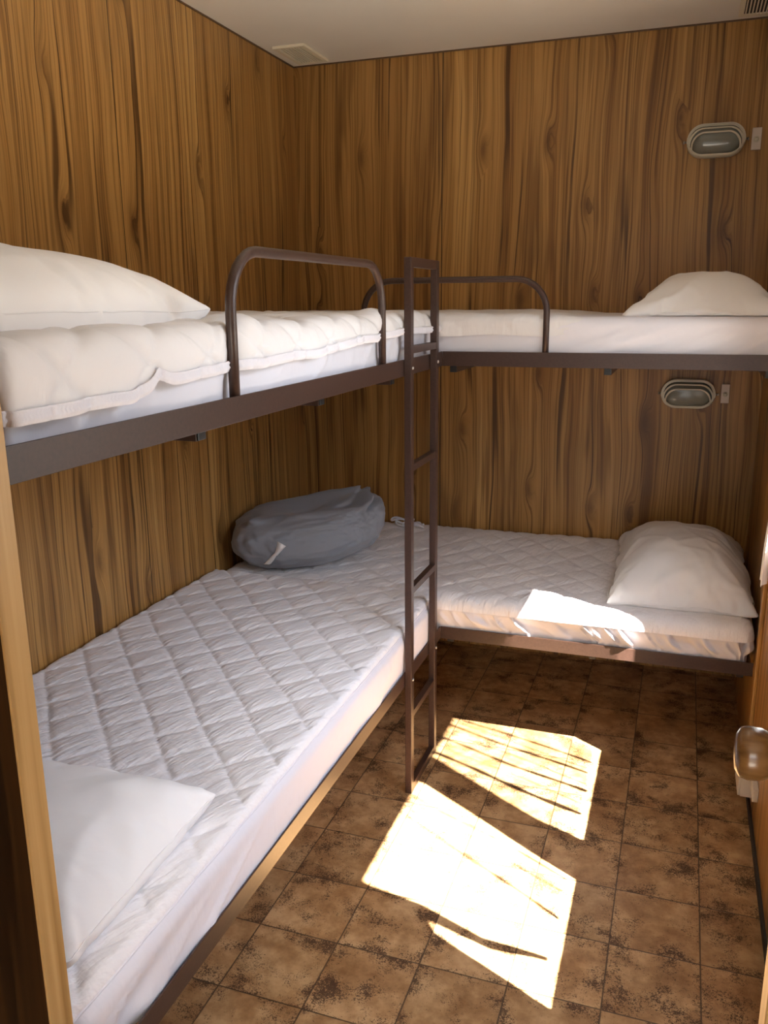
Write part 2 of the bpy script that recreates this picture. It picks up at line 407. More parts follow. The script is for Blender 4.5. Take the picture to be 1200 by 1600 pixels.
# sliding door slid back on the right of the doorway, its knob towards the opening
door = struct(boxobj('door_1', (XJ1, YF - .035, 0), (W, YF, 2.04), M['pine'], bev=.002))
bm = bmesh.new()
lathe(bm, [(.010, .0), (.011, -.012), (.019, -.018), (.0218, -.024), (.0226, -.034), (.0208, -.0405), (.015, -.0440), (.005, -.0452)], (XJ1, -2.675, 1.083), 'x', 28)
build('door_knob', bm, M['knob'], door, True)

# window in the right wall
win = thing('window_1', 'aluminium window', 'window', (W + .03, (WY0 + WY1) / 2, WZ0)); struct(win)
for k in ('label', 'category'): del win[k]
bm = bmesh.new()
box(bm, (W + .01, WY0, WZ0), (W + .05, WY0 + .025, WZ1)); box(bm, (W + .01, WY1 - .025, WZ0), (W + .05, WY1, WZ1))
box(bm, (W + .01, WY0 + .025, WZ0), (W + .05, WY1 - .025, WZ0 + .02)); box(bm, (W + .01, WY0 + .025, WZ1 - .02), (W + .05, WY1 - .025, WZ1))
build('window_frame', bm, M['alu'], win)
boxobj('mullion', (W + .012, -1.655, WZ0 + .02), (W + .048, -1.60, WZ1 - .02), M['alu'], win)

# ------------------------------------------------------------------ bunk frames
ZU0, ZU1, ZL0, ZL1 = 1.258, 1.3024, .350, .3925
def rail_left(bm, z0, z1, y0, y1):
    box(bm, (W1 - .004, y0, z0), (W1, y1, z1), .0008); box(bm, (W1 - .040, y0, z0), (W1 - .004, y1, z0 + .004))
def rail_back(bm, z0, z1, x0, x1):
    box(bm, (x0, -W2, z0), (x1, -W2 + .004, z1), .0008); box(bm, (x0, -W2 + .004, z0), (x1, -W2 + .040, z0 + .004))
def cross_bar(parent, p0, p1, along):
    (x0, y0, z0), (x1, y1, z1) = p0, p1
    b = boxobj('cross_bar', p0, p1, M['bronze'], parent, .001)
    if along == 'x': c = boxobj('end_cap', (x1, y0 + .001, z0 + .001), (x1 + .004, y1 - .001, z1 - .001), M['black'], b, .001)
    else: c = boxobj('end_cap', (x0 + .001, y0 - .004, z0 + .001), (x1 - .001, y0, z1 - .001), M['black'], b, .001)
def left_frame(z0, z1, label, guard):
    t = thing('bunk_bed_frame', label, 'bunk bed', (W1 / 2, -1.72, z0), 'brown steel bunk frames')
    y0, y1 = -2.645, -W2
    bm = bmesh.new(); rail_left(bm, z0, z1, y0, y1); build('front_rail', bm, M['bronze'], t)
    boxobj('wall_rail', (.002, y0, z0), (.036, y1 + .002, z0 + .012), M['bronze'], t)
    boxobj('bed_deck', (.008, y0 + .004, z0 + .012), (W1 - .006, y1 + .0, z0 + .022), M['ply'], t)
    for y in (-2.19, -1.69, -1.205):
        cross_bar(t, (.003, y, z0 - .022), (W1 - .034, y + .026, z0), 'x')
    if guard:
        bm = bmesh.new(); xg = W1 - .0105
        tube(bm, arc_path((xg, -2.097, z0 + .006), [(xg, -2.097, 1.542), (xg, -1.334, 1.542)], (xg, -1.334, z0 + .006), .10), .0095, 14)
        build('guard_rail', bm, M['bronze'], t, True)
    return t
def back_frame(z0, z1, label, guard):
    t = thing('bunk_bed_frame', label, 'bunk bed', (W / 2, -W2 / 2, z0), 'brown steel bunk frames')
    x1 = W - .013
    bm = bmesh.new(); rail_back(bm, z0, z1, W1, x1); build('front_rail', bm, M['bronze'], t)
    boxobj('wall_rail', (.002, -.036, z0), (x1, -.002, z0 + .012), M['bronze'], t)
    boxobj('bed_deck', (.008, -W2 + .006, z0 + .012), (x1 - .002, -.008, z0 + .022), M['ply'], t)
    for x in (.858, 1.330, 1.77):
        cross_bar(t, (x, -W2 + .034, z0 - .022), (x + .022, -.003, z0), 'y')
    if guard:
        bm = bmesh.new(); yg = -W2 + .0115
        tube(bm, arc_path((.580, yg, z0 + .02), [(.580, yg, 1.516), (1.158, yg, 1.516)], (1.158, yg, z0 + .006), .095), .0095, 14)
        build('guard_rail', bm, M['bronze'], t, True)
    return t
left_frame(ZU0, ZU1, 'upper brown steel bunk frame on the left wall, with tall guard hoop', True)
back_frame(ZU0, ZU1, 'upper brown steel bunk frame across the back wall, with guard hoop behind ladder', True)
left_frame(ZL0, ZL1, 'lower brown steel bunk frame along the left wall, without guard hoop', False)
back_frame(ZL0, ZL1, 'lower brown steel bunk frame across the back wall, above dark floor', False)

# ------------------------------------------------------------------ ladder
lad = thing('ladder', 'brown square-tube steel ladder standing where the two bunks meet', 'ladder', (W1 + .012, -1.05, 0))
LX0, LX1 = W1 + .001, W1 + .021
for y0, zt in ((-1.192, 1.567), (-.942, 1.567)):
    pst = boxobj('post', (LX0, y0, 0), (LX1, y0 + .025, zt), M['bronze'], lad, .0015)
    for z in (ZU0 + .022, ZL0 + .022):
        bm = bmesh.new(); lathe(bm, [(.0045, 0), (.0045, .002), (.0025, .004)], (LX1, y0 + .0125, z), 'x', 10)
        build('bolt', bm, M['screw'], pst, True)
for z, h in ((1.5545, .0125), (1.328, .010), (1.005, .010), (.645, .010), (.256, .010), (.0125, .0125)):
    boxobj('rung', (LX0 + .001, -1.167, z - h), (LX1 - .001, -.942, z + h), M['bronze'], lad, .001)

# ------------------------------------------------------------------ mattresses
def folds_side(seed, amp, k=16, slant=1.2):
    def f(a, b, e, s):
        p = (a + slant * e) * k + 1.2 * vn(a * 3, e * 9, seed + 1)
        w1 = vn(p, a * 1.3 + e * 2, seed); w2 = vn(p * 1.9 + 7, a * 2.1 - e * 4, seed + 3)
        rid = np.exp(-(w1 / .085) ** 2) * (.55 + .9 * (vn(a * 2.3, e * 6, seed + 5) + .5)) + .45 * np.exp(-(w2 / .07) ** 2)
        return amp * (rid - .35 + .8 * w1) * s
    return f

# lower left
fs = folds_side(3, .0065, 5, 2.2)
def d_ll(a, b, e):
    s = sst(e, .03, .09)
    near = sst(-b, 2.05, 2.5)
    bunch = (np.abs(vn(b * 11 + e * 6, e * 9 + 2, 8)) * 2) * .020 * near * sst(e, .05, .13)
    return fs(b, a, e, s * (.5 + .9 * near)) - bunch + .004 * vn(b * 3, a * 3, 2) * s
me, _ = drape(.012, .8405, -2.640, -.826, .512, .030, (.085, .085, .085, .085), d_ll, .008, .03)
closed(me, ZL0 + .023)
tag(link('mattress', me, M['sheet'], smooth=True), 'white sheeted mattress on the lower left bunk, smooth side band above rail', 'mattress', 'sheeted mattresses')
def d_llp(a, b, e):
    top = 1 - sst(e, .0, .02)
    sag = .004 * fbm(a * 3, b * 3, 12, 2)
    return quilt(a, b, .0075) * (.25 + .75 * top) + sag * top
me, g = drape(.010, .831, -2.645, -.832, .523, .014, (.012, .002, .03, .025), d_llp, .0047)
pad_ll = tag(link('mattress_pad', me, M['pad'], smooth=True), 'white diamond-quilted mattress pad on the lower left bunk beside grey bag', 'mattress pad', 'quilted mattress pads')
def hem_tube(name, g, side, r, mat, parent, off=(0, 0, 0), every=1):
    px, py, pz = g
    pts = [(px[-1, j], py[-1, j], pz[-1, j]) for j in range(0, px.shape[1], every)] if side == 'x+' else [(px[i, 0], py[i, 0], pz[i, 0]) for i in range(0, px.shape[0], every)]
    pts = [tuple(c + o for c, o in zip(p, off)) for p in pts]
    bm = bmesh.new(); tube(bm, pts, r, 8); return build(name, bm, mat, parent, True)
hem_tube('piping', g, 'x+', .0022, M['sheet'], pad_ll, every=4)

# lower back
fb = folds_side(21, .024, 19, -1.0)
def d_lb(a, b, e):
    s = sst(e, .05, .10)
    return fb(a, b, e, s) * sst(a, .8, .95) * (1 - .6 * sst(e, .095, .125)) + .003 * vn(a * 4, b * 4, 4)
rise = lambda a, b: .024 * sst(b, -.45, -.02)
me, _ = drape(.006, 1.810, -.806, -.010, .498, .045, (.05, .05, .055, .05), d_lb, .005, .29, None, rise)
for v in me.vertices:
    if v.co.z < ZL1 + .008: v.co.y = max(v.co.y, -W2 + .006)
closed(me, ZL0 + .023)
tag(link('mattress', me, M['sheet'], smooth=True), 'white sheeted mattress on the lower back bunk, pink-tinged bulging front edge', 'mattress', 'sheeted mattresses')
def d_lbp(a, b, e):
    top = 1 - sst(e, .02, .07)
    fade = 1 - .75 * sst(a, 1.25, 1.5)
    return quilt(a, b, .0072, .1, .098, (.03, .02)) * (.15 + .85 * top) * fade + .005 * fbm(a * 4, b * 4, 33, 3) * top + .003 * fbm(a * 13 + b * 6, b * 9, 35, 2)
me, g = drape(.004, 1.813, -.811, -.006, .505, .046, (.0, .0, .0, .0), d_lbp, .0068, 0, None, rise)
pad_lb = tag(link('mattress_pad', me, M['pad'], smooth=True), 'white quilted mattress pad on the lower back bunk, partly in bright sunlight', 'mattress pad', 'quilted mattress pads')
bm = bmesh.new()
for k, (cx, cy, rx, ry, z) in enumerate(((.50, -.075, .055, .018, .541), (.53, -.100, .045, .015, .543), (.47, -.06, .05, .012, .552))):
    tube(bm, [(cx + rx * math.cos(i / 23 * 6.2), cy + ry * math.sin(i / 23 * 6.2), z + .006 * math.sin(i * .7 + k)) for i in range(24)], .0042, 8)
build('elastic_band', bm, M['sheet'], pad_lb, True)

# upper left
fu = folds_side(41, .0050, 6, 1.8)
def d_ul(a, b, e):
    s = sst(e, .035, .085); near = sst(-b, 2.2, 2.6)
    pleat = -.014 * (np.abs(np.sin(b * 34 + 2 * vn(b * 6, e * 3, 9))) ** .7) * near * s
    return fu(b, a, e, s) + pleat - .007 * (np.exp(-((b + 2.097) / .03) ** 2) + np.exp(-((b + 1.334) / .03) ** 2)) * sst(e, .0, .045)
me, _ = drape(.010, .824, -2.640, -.806, 1.405, .028, (.09, .09, .09, .09), d_ul, .008, .02)
closed(me, ZU0 + .023)
tag(link('mattress', me, M['sheet'], smooth=True), 'white sheeted mattress on the upper left bunk, under the ruffled pad hem', 'mattress', 'sheeted mattresses')
def d_ulp(a, b, e):
    top = 1 - sst(e, .03, .07)
    lump = .006 * fbm(a * 4, b * 5, 52, 3) + .016 * np.exp(-((b + 1.33) / .05) ** 2) * np.exp(-((a - .82) / .07) ** 2) + .009 * np.exp(-((b + 2.03) / .06) ** 2) * np.exp(-((a - .80) / .08) ** 2)
    return quilt(a, b, .0115, .115, .11, (.05, .0)) * (.95 + .05 * top) + lump + .006 * np.abs(vn(b * 9, e * 20, 55)) * (1 - top) - .020 * (np.exp(-((b + 2.097) / .032) ** 2) + np.exp(-((b + 1.334) / .032) ** 2)) * sst(e, .0, .045) * (a > .5)
def hem_ul(a, b):
    base = .64 + .46 * np.clip((-b - 1.37) / 1.25, -.1, 1) + .10 * vn(b * 4.5, 0 * b, 61) + .05 * vn(b * 13, 0 * b, 62)
    notch = -.16 * np.exp(-((b + 2.33) / .022) ** 2) + .06 * np.exp(-((b + 2.40) / .03) ** 2)
    return base + notch
me, g = drape(.006, .834, -2.645, -.800, 1.416, .030, (.0, .040, .04, .03), d_ulp, .0068, .0, hem_ul)
pad_ul = tag(link('mattress_pad', me, M['pad_soft'], smooth=True), 'white quilted mattress pad on the upper left bunk with wavy elastic hem', 'mattress pad', 'quilted mattress pads')
px, py, pz = g
bm = bmesh.new(); J = list(range(px.shape[1]))
rows = [(.0035, .004), (.0062, .001), (.0040, -.003), (.0066, -.007), (.0040, -.011), (.0030, -.014)]
prev = None
fine = np.linspace(0, px.shape[1] - 1, px.shape[1] * 3)
lx = np.interp(fine, J, px[-1]); ly = np.interp(fine, J, py[-1]); lz = np.interp(fine, J, pz[-1])
for ox, oz in rows:
    cur = [bm.verts.new((lx[i] + ox + .0009 * (i % 3 == 0), ly[i], lz[i] + oz)) for i in range(len(fine))]
    if prev:
        for i in range(len(fine) - 1): bm.faces.new((prev[i], cur[i], cur[i + 1], prev[i + 1]))
    prev = cur
build('elastic_hem', bm, M['sheet'], pad_ul, True)

# upper back
fub = folds_side(71, .0075, 6, 2.2)
def d_ub(a, b, e):
    s = sst(e, .02, .06)
    return fub(a, b, e, s) * sst(a, 1.0, 1.2) + .003 * vn(a * 5, b * 5, 73) + .0025 * vn(a * 20 + e * 30, b * 4 + e * 10, 74) * s
me, _ = drape(.006, 1.812, -.780, -.008, 1.405, .024, (.09, .09, .09, .09), d_ub, .008, .0)
closed(me, ZU0 + .023)
tag(link('mattress', me, M['sheet'], smooth=True), 'white sheeted mattress on the upper back bunk with slanting creases at right', 'mattress', 'sheeted mattresses')
def d_ubp(a, b, e):
    top = 1 - sst(e, .02, .06); fade = 1 - .6 * sst(a, 1.05, 1.2)
    return - .014 * sst(a, 1.14, 1.34) + quilt(a, b, .006, .115, .11, (.02, .05)) * (.35 + .65 * top) * fade + .006 * fbm(a * 4, b * 5, 82, 3)
def hem_ub(a, b): return 1.0 + .12 * vn(a * 6, 0 * a, 85) - 1.1 * sst(a, 1.16, 1.45)
me, g = drape(.004, 1.815, -.787, -.004, 1.413, .026, (.0, .0, .035, .0), d_ubp, .0068, .0, hem_ub)
pad_ub = tag(link('mattress_pad', me, M['pad_soft'], smooth=True), 'white quilted mattress pad on the upper back bunk behind the ladder', 'mattress pad', 'quilted mattress pads')

# ------------------------------------------------------------------ pillows and bag: settled with the cloth solver, then frozen as meshes
def settle(bm, press, frames, stiff=6.0, bend=.05, shrink=0.0, mass=.15, grav=1.0, name='cloth'):
    me = bpy.data.meshes.new(name); bm.normal_update(); bm.to_mesh(me); bm.free()
    o = bpy.data.objects.new(name, me); COL.objects.link(o)
    m = o.modifiers.new('cloth', 'CLOTH'); s = m.settings
    s.quality = 6; s.mass = mass; s.use_pressure = True; s.uniform_pressure_force = press
    s.tension_stiffness = 15; s.compression_stiffness = stiff; s.shear_stiffness = 4; s.bending_stiffness = bend
    s.tension_damping = 5; s.compression_damping = 5; s.shear_damping = 5; s.air_damping = 4; s.shrink_min = shrink
    s.effector_weights.gravity = grav
    m.collision_settings.use_self_collision = False; m.collision_settings.distance_min = .004
    fb = bmesh.new(); vs = [fb.verts.new(v) for v in ((-1.5, -1.5, 0), (1.5, -1.5, 0), (1.5, 1.5, 0), (-1.5, 1.5, 0))]; fb.faces.new(vs)
    fm = bpy.data.meshes.new('settle_floor'); fb.to_mesh(fm); fb.free()
    fl = bpy.data.objects.new('settle_floor', fm); COL.objects.link(fl); fl.modifiers.new('col', 'COLLISION')
    m.point_cache.frame_start = 1; m.point_cache.frame_end = frames; scene.frame_start = 1; scene.frame_end = frames
    for f in range(1, frames + 1): scene.frame_set(f)
    dg = bpy.context.evaluated_depsgraph_get()
    out = bpy.data.meshes.new_from_object(o.evaluated_get(dg))
    bpy.data.objects.remove(o); bpy.data.objects.remove(fl); scene.frame_set(1)
    zs = [v.co.z for v in out.vertices]; z0 = min(zs)
    for v in out.vertices: v.co.z -= z0
    return out
def pillow(label, L, Wd, press, seed, loc, rz, tilt=(0, 0), height=None, frames=36, shrink=-.03, slump=.0, crumple=.003):
    nx, ny = 60, 44
    bm = bmesh.new(); g = {}
    for s in (1, -1):
        for i in range(nx + 1):
            for j in range(ny + 1):
                u, v = i / nx * 2 - 1, j / ny * 2 - 1; rim = i in (0, nx) or j in (0, ny)
                if rim and s == -1: g[s, i, j] = g[1, i, j]; continue
                x, y = u * L / 2, v * Wd / 2
                n = mnoise.noise(Vector((x * 10 + seed * 7.3, y * 10, s * 3.1 + seed))) * .016
                g[s, i, j] = bm.verts.new((x, y, .07 + s * .02 * (1 - u ** 4) * (1 - v ** 4) + (0 if rim else n)))
    for s in (1, -1):
        for i in range(nx):
            for j in range(ny):
                f = [g[s, i, j], g[s, i + 1, j], g[s, i + 1, j + 1], g[s, i, j + 1]]
                bm.faces.new(f if s == 1 else f[::-1])
    me = settle(bm, press, frames, shrink=shrink)
    zt = max(v.co.z for v in me.vertices)
    k = (height / zt) if height else 1
    for v in me.vertices:
        v.co.z *= k
        if slump:
            ed = max(abs(v.co.x) / (L * .48), abs(v.co.y) / (Wd * .48))
            t_ = min(1, max(0, (ed - .45) / .55)); t_ = t_ * t_ * (3 - 2 * t_)
            v.co.z = max(.0015 * (v.co.z / .1), v.co.z - slump * .5 * height * t_)
    # pressed-in creases, stronger towards the open end and the corners
    nrm = [v.normal.copy() for v in me.vertices]
    for v, n_ in zip(me.vertices, nrm):
        q = v.co; u_, w_ = q.x / (L * .5), q.y / (Wd * .5)
        a_ = mnoise.noise(Vector((q.x * 7 + seed * 3.7 + 2.2 * q.y, q.y * 4.5, seed * 1.3 + q.z * 5)))
        b_ = mnoise.noise(Vector((q.x * 5 - q.y * 12, q.y * 6 + seed * 2.9, q.z * 6)))
        edge_ = .45 + .55 * max(abs(u_), abs(w_)) ** 2
        k_ = crumple * edge_ * (1.6 * math.exp(-(a_ / .07) ** 2) + 1.0 * math.exp(-(b_ / .055) ** 2) + 1.5 * a_)
        if n_.z > -.35: v.co = q + n_ * k_
    o = link('pillow', me, M['pillow'], smooth=True)
    sd = o.modifiers.new('smooth', 'SUBSURF'); sd.levels = 1; sd.render_levels = 1
    o.location = loc; o.rotation_euler = (tilt[0], tilt[1], rz)
    # the closed seam of the pillowcase, a fine welt round the rim
    ids = [i * (ny + 1) for i in range(nx + 1)] + [nx * (ny + 1) + j for j in range(1, ny + 1)] + [i * (ny + 1) + ny for i in range(nx - 1, -1, -1)] + [j for j in range(ny - 1, 0, -1)]
    sb = bmesh.new(); pts = [me.vertices[i].co.copy() for i in ids]; tube(sb, [(pts[i - 2] + pts[i - 1] + pts[i] + pts[(i + 1) % len(pts)] + pts[(i + 2) % len(pts)]) / 5 for i in range(len(pts))] + [(pts[-2] + pts[-1] + pts[0] + pts[1] + pts[2]) / 5], .0014, 6); se = build('seam', sb, M['pillow'], o, True)
    return tag(o, label, 'pillow', 'white pillows')
pillow('white pillow at the near end of the upper left bunk, pointed corner by the hoop', .70, .50, 22, 1, (.520, -2.375, 1.402), math.radians(93), (0, 0), .150, slump=.06)
pillow('white pillow at the near end of the lower left bunk, beside the pine post', .64, .45, 22, 2, (.482, -2.405, .530), math.radians(3), (0, 0), .135)
pillow('white pillow at the right end of the lower back bunk, above sunlit mattress', .64, .425, 17, 3, (1.594, -.395, .517), math.radians(91), (0, -.03), .166, shrink=-.08, slump=.30, crumple=.0055)
pillow('white rumpled pillow at the right end of the upper back bunk', .64, .43, 20, 6, (1.606, -.395, 1.406), math.radians(88), (0, 0), .128, shrink=-.08, slump=.62, crumple=.0065)

# grey bag: a slack sack, gathered at its raised right-hand end
def make_bag():
    bm = bmesh.new(); bmesh.ops.create_icosphere(bm, subdivisions=6, radius=1.0)
    G = Vector((.62, .10, .78)).normalized(); e1 = G.orthogonal().normalized(); e2 = G.cross(e1)
    for v in bm.verts:
        n = v.co.normalized(); x, y, z = n
        r = 1.0 + .06 * mnoise.noise(n * 1.7 + Vector((3, 1, 2)))
        d = n - G; rho = d.length; phi = math.atan2(n.dot(e2), n.dot(e1))
        wv = mnoise.noise(n * 3.1) * 1.6
        r += .075 * math.sin(phi * 6 + wv + rho * 2.0) * math.exp(-((rho - .42) / .30) ** 2)
        r += .10 * math.exp(-(rho / .42) ** 2) * (1 + .9 * math.sin(phi * 3 + 1.0))
        # slack hollow running down from the gathers to the left
        up = max(0.0, z)
        c = (y + .18 + .25 * x) / .26
        r -= .27 * math.exp(-c * c) * up * math.exp(-((x - .02) / .55) ** 2)
        r += .10 * math.exp(-((y + .58 + .15 * x) / .16) ** 2) * up * math.exp(-((x - .05) / .5) ** 2)
        # pinched ear on the left shoulder
        q = n - Vector((-.58, -.42, .70)); r += .15 * math.exp(-(q.length / .15) ** 2) - .06 * math.exp(-((q - Vector((.24, .0, -.05))).length / .2) ** 2)
        # small creases
        w = mnoise.noise(Vector((x * 9 + 4 * z, y * 9, z * 20 + x * 6)))
        r += .085 * (.5 - abs(w)) * math.exp(-((x - .15) / .5) ** 2) * math.exp(-((z - .15) / .4) ** 2) * (1 if y < .2 else .3)
        r += .035 * mnoise.noise(n * 5.0) + .012 * mnoise.noise(n * 11)
        sq = lambda t: math.copysign(abs(t) ** .76, t)
        px, py, pz = sq(x) * r * .276, sq(y) * r * .212, sq(z) * r * .112
        pz += .06 * px + .10 * max(0, px)
        v.co = (px, py, pz)
    zl = sorted(v.co.z for v in bm.verts); z0 = zl[0] + .022
    for v in bm.verts: v.co.z = max(v.co.z, z0 - (z0 - v.co.z) * .08) - z0
    me = bpy.data.meshes.new('bag'); bm.to_mesh(me); bm.free(); return me
me = make_bag()
bag = link('bean_bag', me, M['bag'], smooth=True)
bag.location = (.268, -.585, .530); bag.rotation_euler = (0, 0, math.radians(30))
tag(bag, 'grey fabric bean bag slumped in the corner of the lower bunks', 'bean bag')
bpy.context.view_layer.update()
mw = bag.matrix_world.copy(); inv = mw.inverted()
bv = BVHTree.FromPolygons([v.co for v in me.vertices], [p.vertices[:] for p in me.polygons])
P0, P1 = Vector((.210, -.83, .545)), Vector((.270, -.80, .635))
bm = bmesh.new(); prev = None
for k in range(9):
    c = P0.lerp(P1, k / 8)
    row = []; md = bv.find_nearest(inv @ c)[0]
    for s in (-1, 1):
        w = inv @ (c + Vector((s * .012, 0, 0)))
        lc, nr, _, _ = bv.find_nearest(w)
        row.append(bm.verts.new((lc + md) / 2 + (w - inv @ c) * .5 + nr * .006))
    if prev: bm.faces.new((prev[0], prev[1], row[1], row[0]))
    prev = row
bmesh.ops.recalc_face_normals(bm, faces=bm.faces[:]); bmesh.ops.solidify(bm, geom=bm.faces[:], thickness=.002)
lab = build('carry_tab', bm, M['label'], bag, True); lab['label'] = 'pale woven tab'

# ------------------------------------------------------------------ wall lights
def stadium(rx, rz, n=14):
    """outline of an oval lamp: half-length rx, half-height rz with round ends"""
    out = []
    for k in range(n + 1):
        a = -math.pi / 2 + math.pi * k / n; out.append((rx - rz + rz * math.cos(a), rz * math.sin(a)))
    for k in range(n + 1):
        a = math.pi / 2 + math.pi * k / n; out.append((-(rx - rz) + rz * math.cos(a), rz * math.sin(a)))
    return out
def loft(bm, rings, cap0=False, cap1=True):
    V = [[bm.verts.new(p) for p in r] for r in rings]; n = len(V[0])
    for A, B in zip(V, V[1:]):
        for k in range(n): bm.faces.new((A[k], A[(k + 1) % n], B[(k + 1) % n], B[k]))
    if cap0: bm.faces.new(V[0][::-1])
    if cap1: bm.faces.new(V[-1])
    bmesh.ops.recalc_face_normals(bm, faces=bm.faces[:])
def wall_light(cx, cz, label):
    t = thing('wall_light', label, 'wall light', (cx, 0, cz), 'oval bulkhead lights')
    ring = lambda rx, rz, y, dz=0: [(cx + x, y, cz + dz + z) for x, z in stadium(rx, rz)]
    RX, RZ = .096, .054
    bm = bmesh.new()
    loft(bm, [ring(RX, RZ, -.001), ring(RX, RZ, -.030), ring(RX - .003, RZ - .003, -.034), ring(RX - .008, RZ - .008, -.034), ring(RX - .010, RZ - .010, -.028)], True, True)
    build('housing', bm, M['lamp_cream'], t, False)
    bm = bmesh.new()
    loft(bm, [ring(RX - .0105, RZ - .0105, -.0285), ring(RX - .014, RZ - .013, -.044), ring(RX - .022, RZ - .020, -.055), ring(RX - .045, RZ - .040, -.060)], False, True)
    build('glass', bm, M['lamp_glass'], t, True)
    # stepped louvre hood over the upper half
    for k in range(3):
        ox, oz = .001 + .0075 * k, .002 + .0095 * k
        outl = [(x, z) for x, z in stadium(RX - ox, RZ - oz * .55, 18)]
        up = sorted([p for p in outl if p[1] > -.012 - .004 * k], key=lambda p: -math.atan2(p[1] + .02, p[0]))
        bm = bmesh.new(); yb, yf = -.034 - .013 * k, -.044 - .014 * k
        A = []
        for x, z in up:
            s = 1 - .0045 / max(.02, math.hypot(x, z))
            zz = cz + z - .010 * k
            A.append([bm.verts.new(v) for v in ((cx + x, yb + .012, zz), (cx + x, yf, zz), (cx + x * s, yf, zz - .004), (cx + x * s, yb + .012, zz - .004))])
        for a, b in zip(A, A[1:]):
            for q in range(4): bm.faces.new((a[q], a[(q + 1) % 4], b[(q + 1) % 4], b[q]))
        bm.faces.new(A[0]); bm.faces.new(A[-1][::-1])
        bmesh.ops.recalc_face_normals(bm, faces=bm.faces[:])
        build('hood_louvre', bm, M['lamp_cream'], t)
    bm = bmesh.new()
    loft(bm, [ring(RX - .004, RZ - .004, -.034), ring(RX - .004, RZ - .004, -.040), ring(RX - .010, RZ - .010, -.040), ring(RX - .010, RZ - .010, -.034)], False, False)
    build('front_rim', bm, M['lamp_cream'], t)
    for s in (-1, 1):
        bm = bmesh.new(); lathe(bm, [(.0035, 0), (.0035, .006), (.0055, .0065), (.0055, .009), (.003, .0105)], (cx + s * (RX + (0 if s > 0 else -.0)), -.018, cz), 'x', 10)
        if s < 0: bmesh.ops.scale(bm, vec=(-1, 1, 1), space=Matrix.Translation((-(cx - RX), 0, 0)), verts=bm.verts[:]); bmesh.ops.reverse_faces(bm, faces=bm.faces[:])
        build('screw', bm, M['screw'], t, True)
wall_light(1.602, 1.984, 'oval cream bulkhead wall light above the upper back bunk')
wall_light(1.575, 1.111, 'oval cream bulkhead wall light above the lower back bunk')
def light_switch(x0, x1, z0, z1, label):
    t = thing('light_switch', label, 'light switch', ((x0 + x1) / 2, 0, (z0 + z1) / 2), 'light switches')
    boxobj('plate', (x0, -.012, z0), (x1, -.0005, z1), M['switch'], t, .002)
    bm = bmesh.new(); c = ((x0 + x1) / 2, -.012, (z0 + z1) / 2 - .002)
    lathe(bm, [(.0100, .0005), (.0100, -.002), (.0085, -.003), (.0082, -.002), (.0065, -.0045), (.0045, -.007), (.001, -.0075)], c, 'y', 18)
    build('push_button', bm, M['lamp_cream'], t, True)
light_switch(1.717, 1.748, 1.948, 2.019, 'small cream light switch plate beside the upper oval wall light')
light_switch(1.690, 1.719, 1.078, 1.148, 'small cream light switch plate beside the lower oval wall light')

# ------------------------------------------------------------------ ceiling vents
def vent(x0, x1, y0, y1, n, along, label):
    t = thing('ceiling_vent', label, 'air vent', ((x0 + x1) / 2, (y0 + y1) / 2, H), 'ceiling vents')
    bm = bmesh.new(); f = .016; zb = H - .010
    box(bm, (x0, y0, zb), (x0 + f, y1, H - .0005), .001); box(bm, (x1 - f, y0, zb), (x1, y1, H - .0005), .001)
    box(bm, (x0 + f, y0, zb), (x1 - f, y0 + f, H - .0005), .001); box(bm, (x0 + f, y1 - f, zb), (x1 - f, y1, H - .0005), .001)
    build('frame', bm, M['vent'], t)
    boxobj('backing', (x0 + f, y0 + f, H - .005), (x1 - f, y1 - f, H - .0005), M['dark'], t)
    for k in range(n):
        bm = bmesh.new()
        if along == 'y':
            c = x0 + f + (x1 - x0 - 2 * f) * (k + .5) / n; box(bm, (c - .0020, y0 + f, zb + .0006), (c + .0020, y1 - f, zb + .004))
        else:
            c = y0 + f + (y1 - y0 - 2 * f) * (k + .5) / n; box(bm, (x0 + f, c - .0045, zb + .001), (x1 - f, c + .0045, H - .002))
        build('louvre', bm, M['vent'], t)
vent(.048, .174, -.284, -.052, 9, 'y', 'cream slatted ceiling vent in the left back corner of the ceiling')
vent(1.640, 1.766, -.300, -.060, 9, 'y', 'cream slatted ceiling vent in the right back corner of the ceiling')

# ------------------------------------------------------------------ wall socket low on the right wall
t = thing('power_outlet', 'ivory surface-mounted power outlet low on the right wall behind the knob', 'power outlet', (W, -1.0, .15))
boxobj('back_box', (W - .040, -1.052, .093), (W - .0005, -.935, .172), M['socket'], t, .003)
boxobj('face_plate', (W - .046, -1.050, .095), (W - .040, -.937, .170), M['socket'], t, .002)
boxobj('rocker_switch', (W - .050, -1.020, .140), (W - .046, -1.000, .160), M['lamp_cream'], t, .001)
boxobj('conduit_cover', (W - .016, -1.13, .128), (W - .0005, -1.052, .166), M['socket'], t, .002)

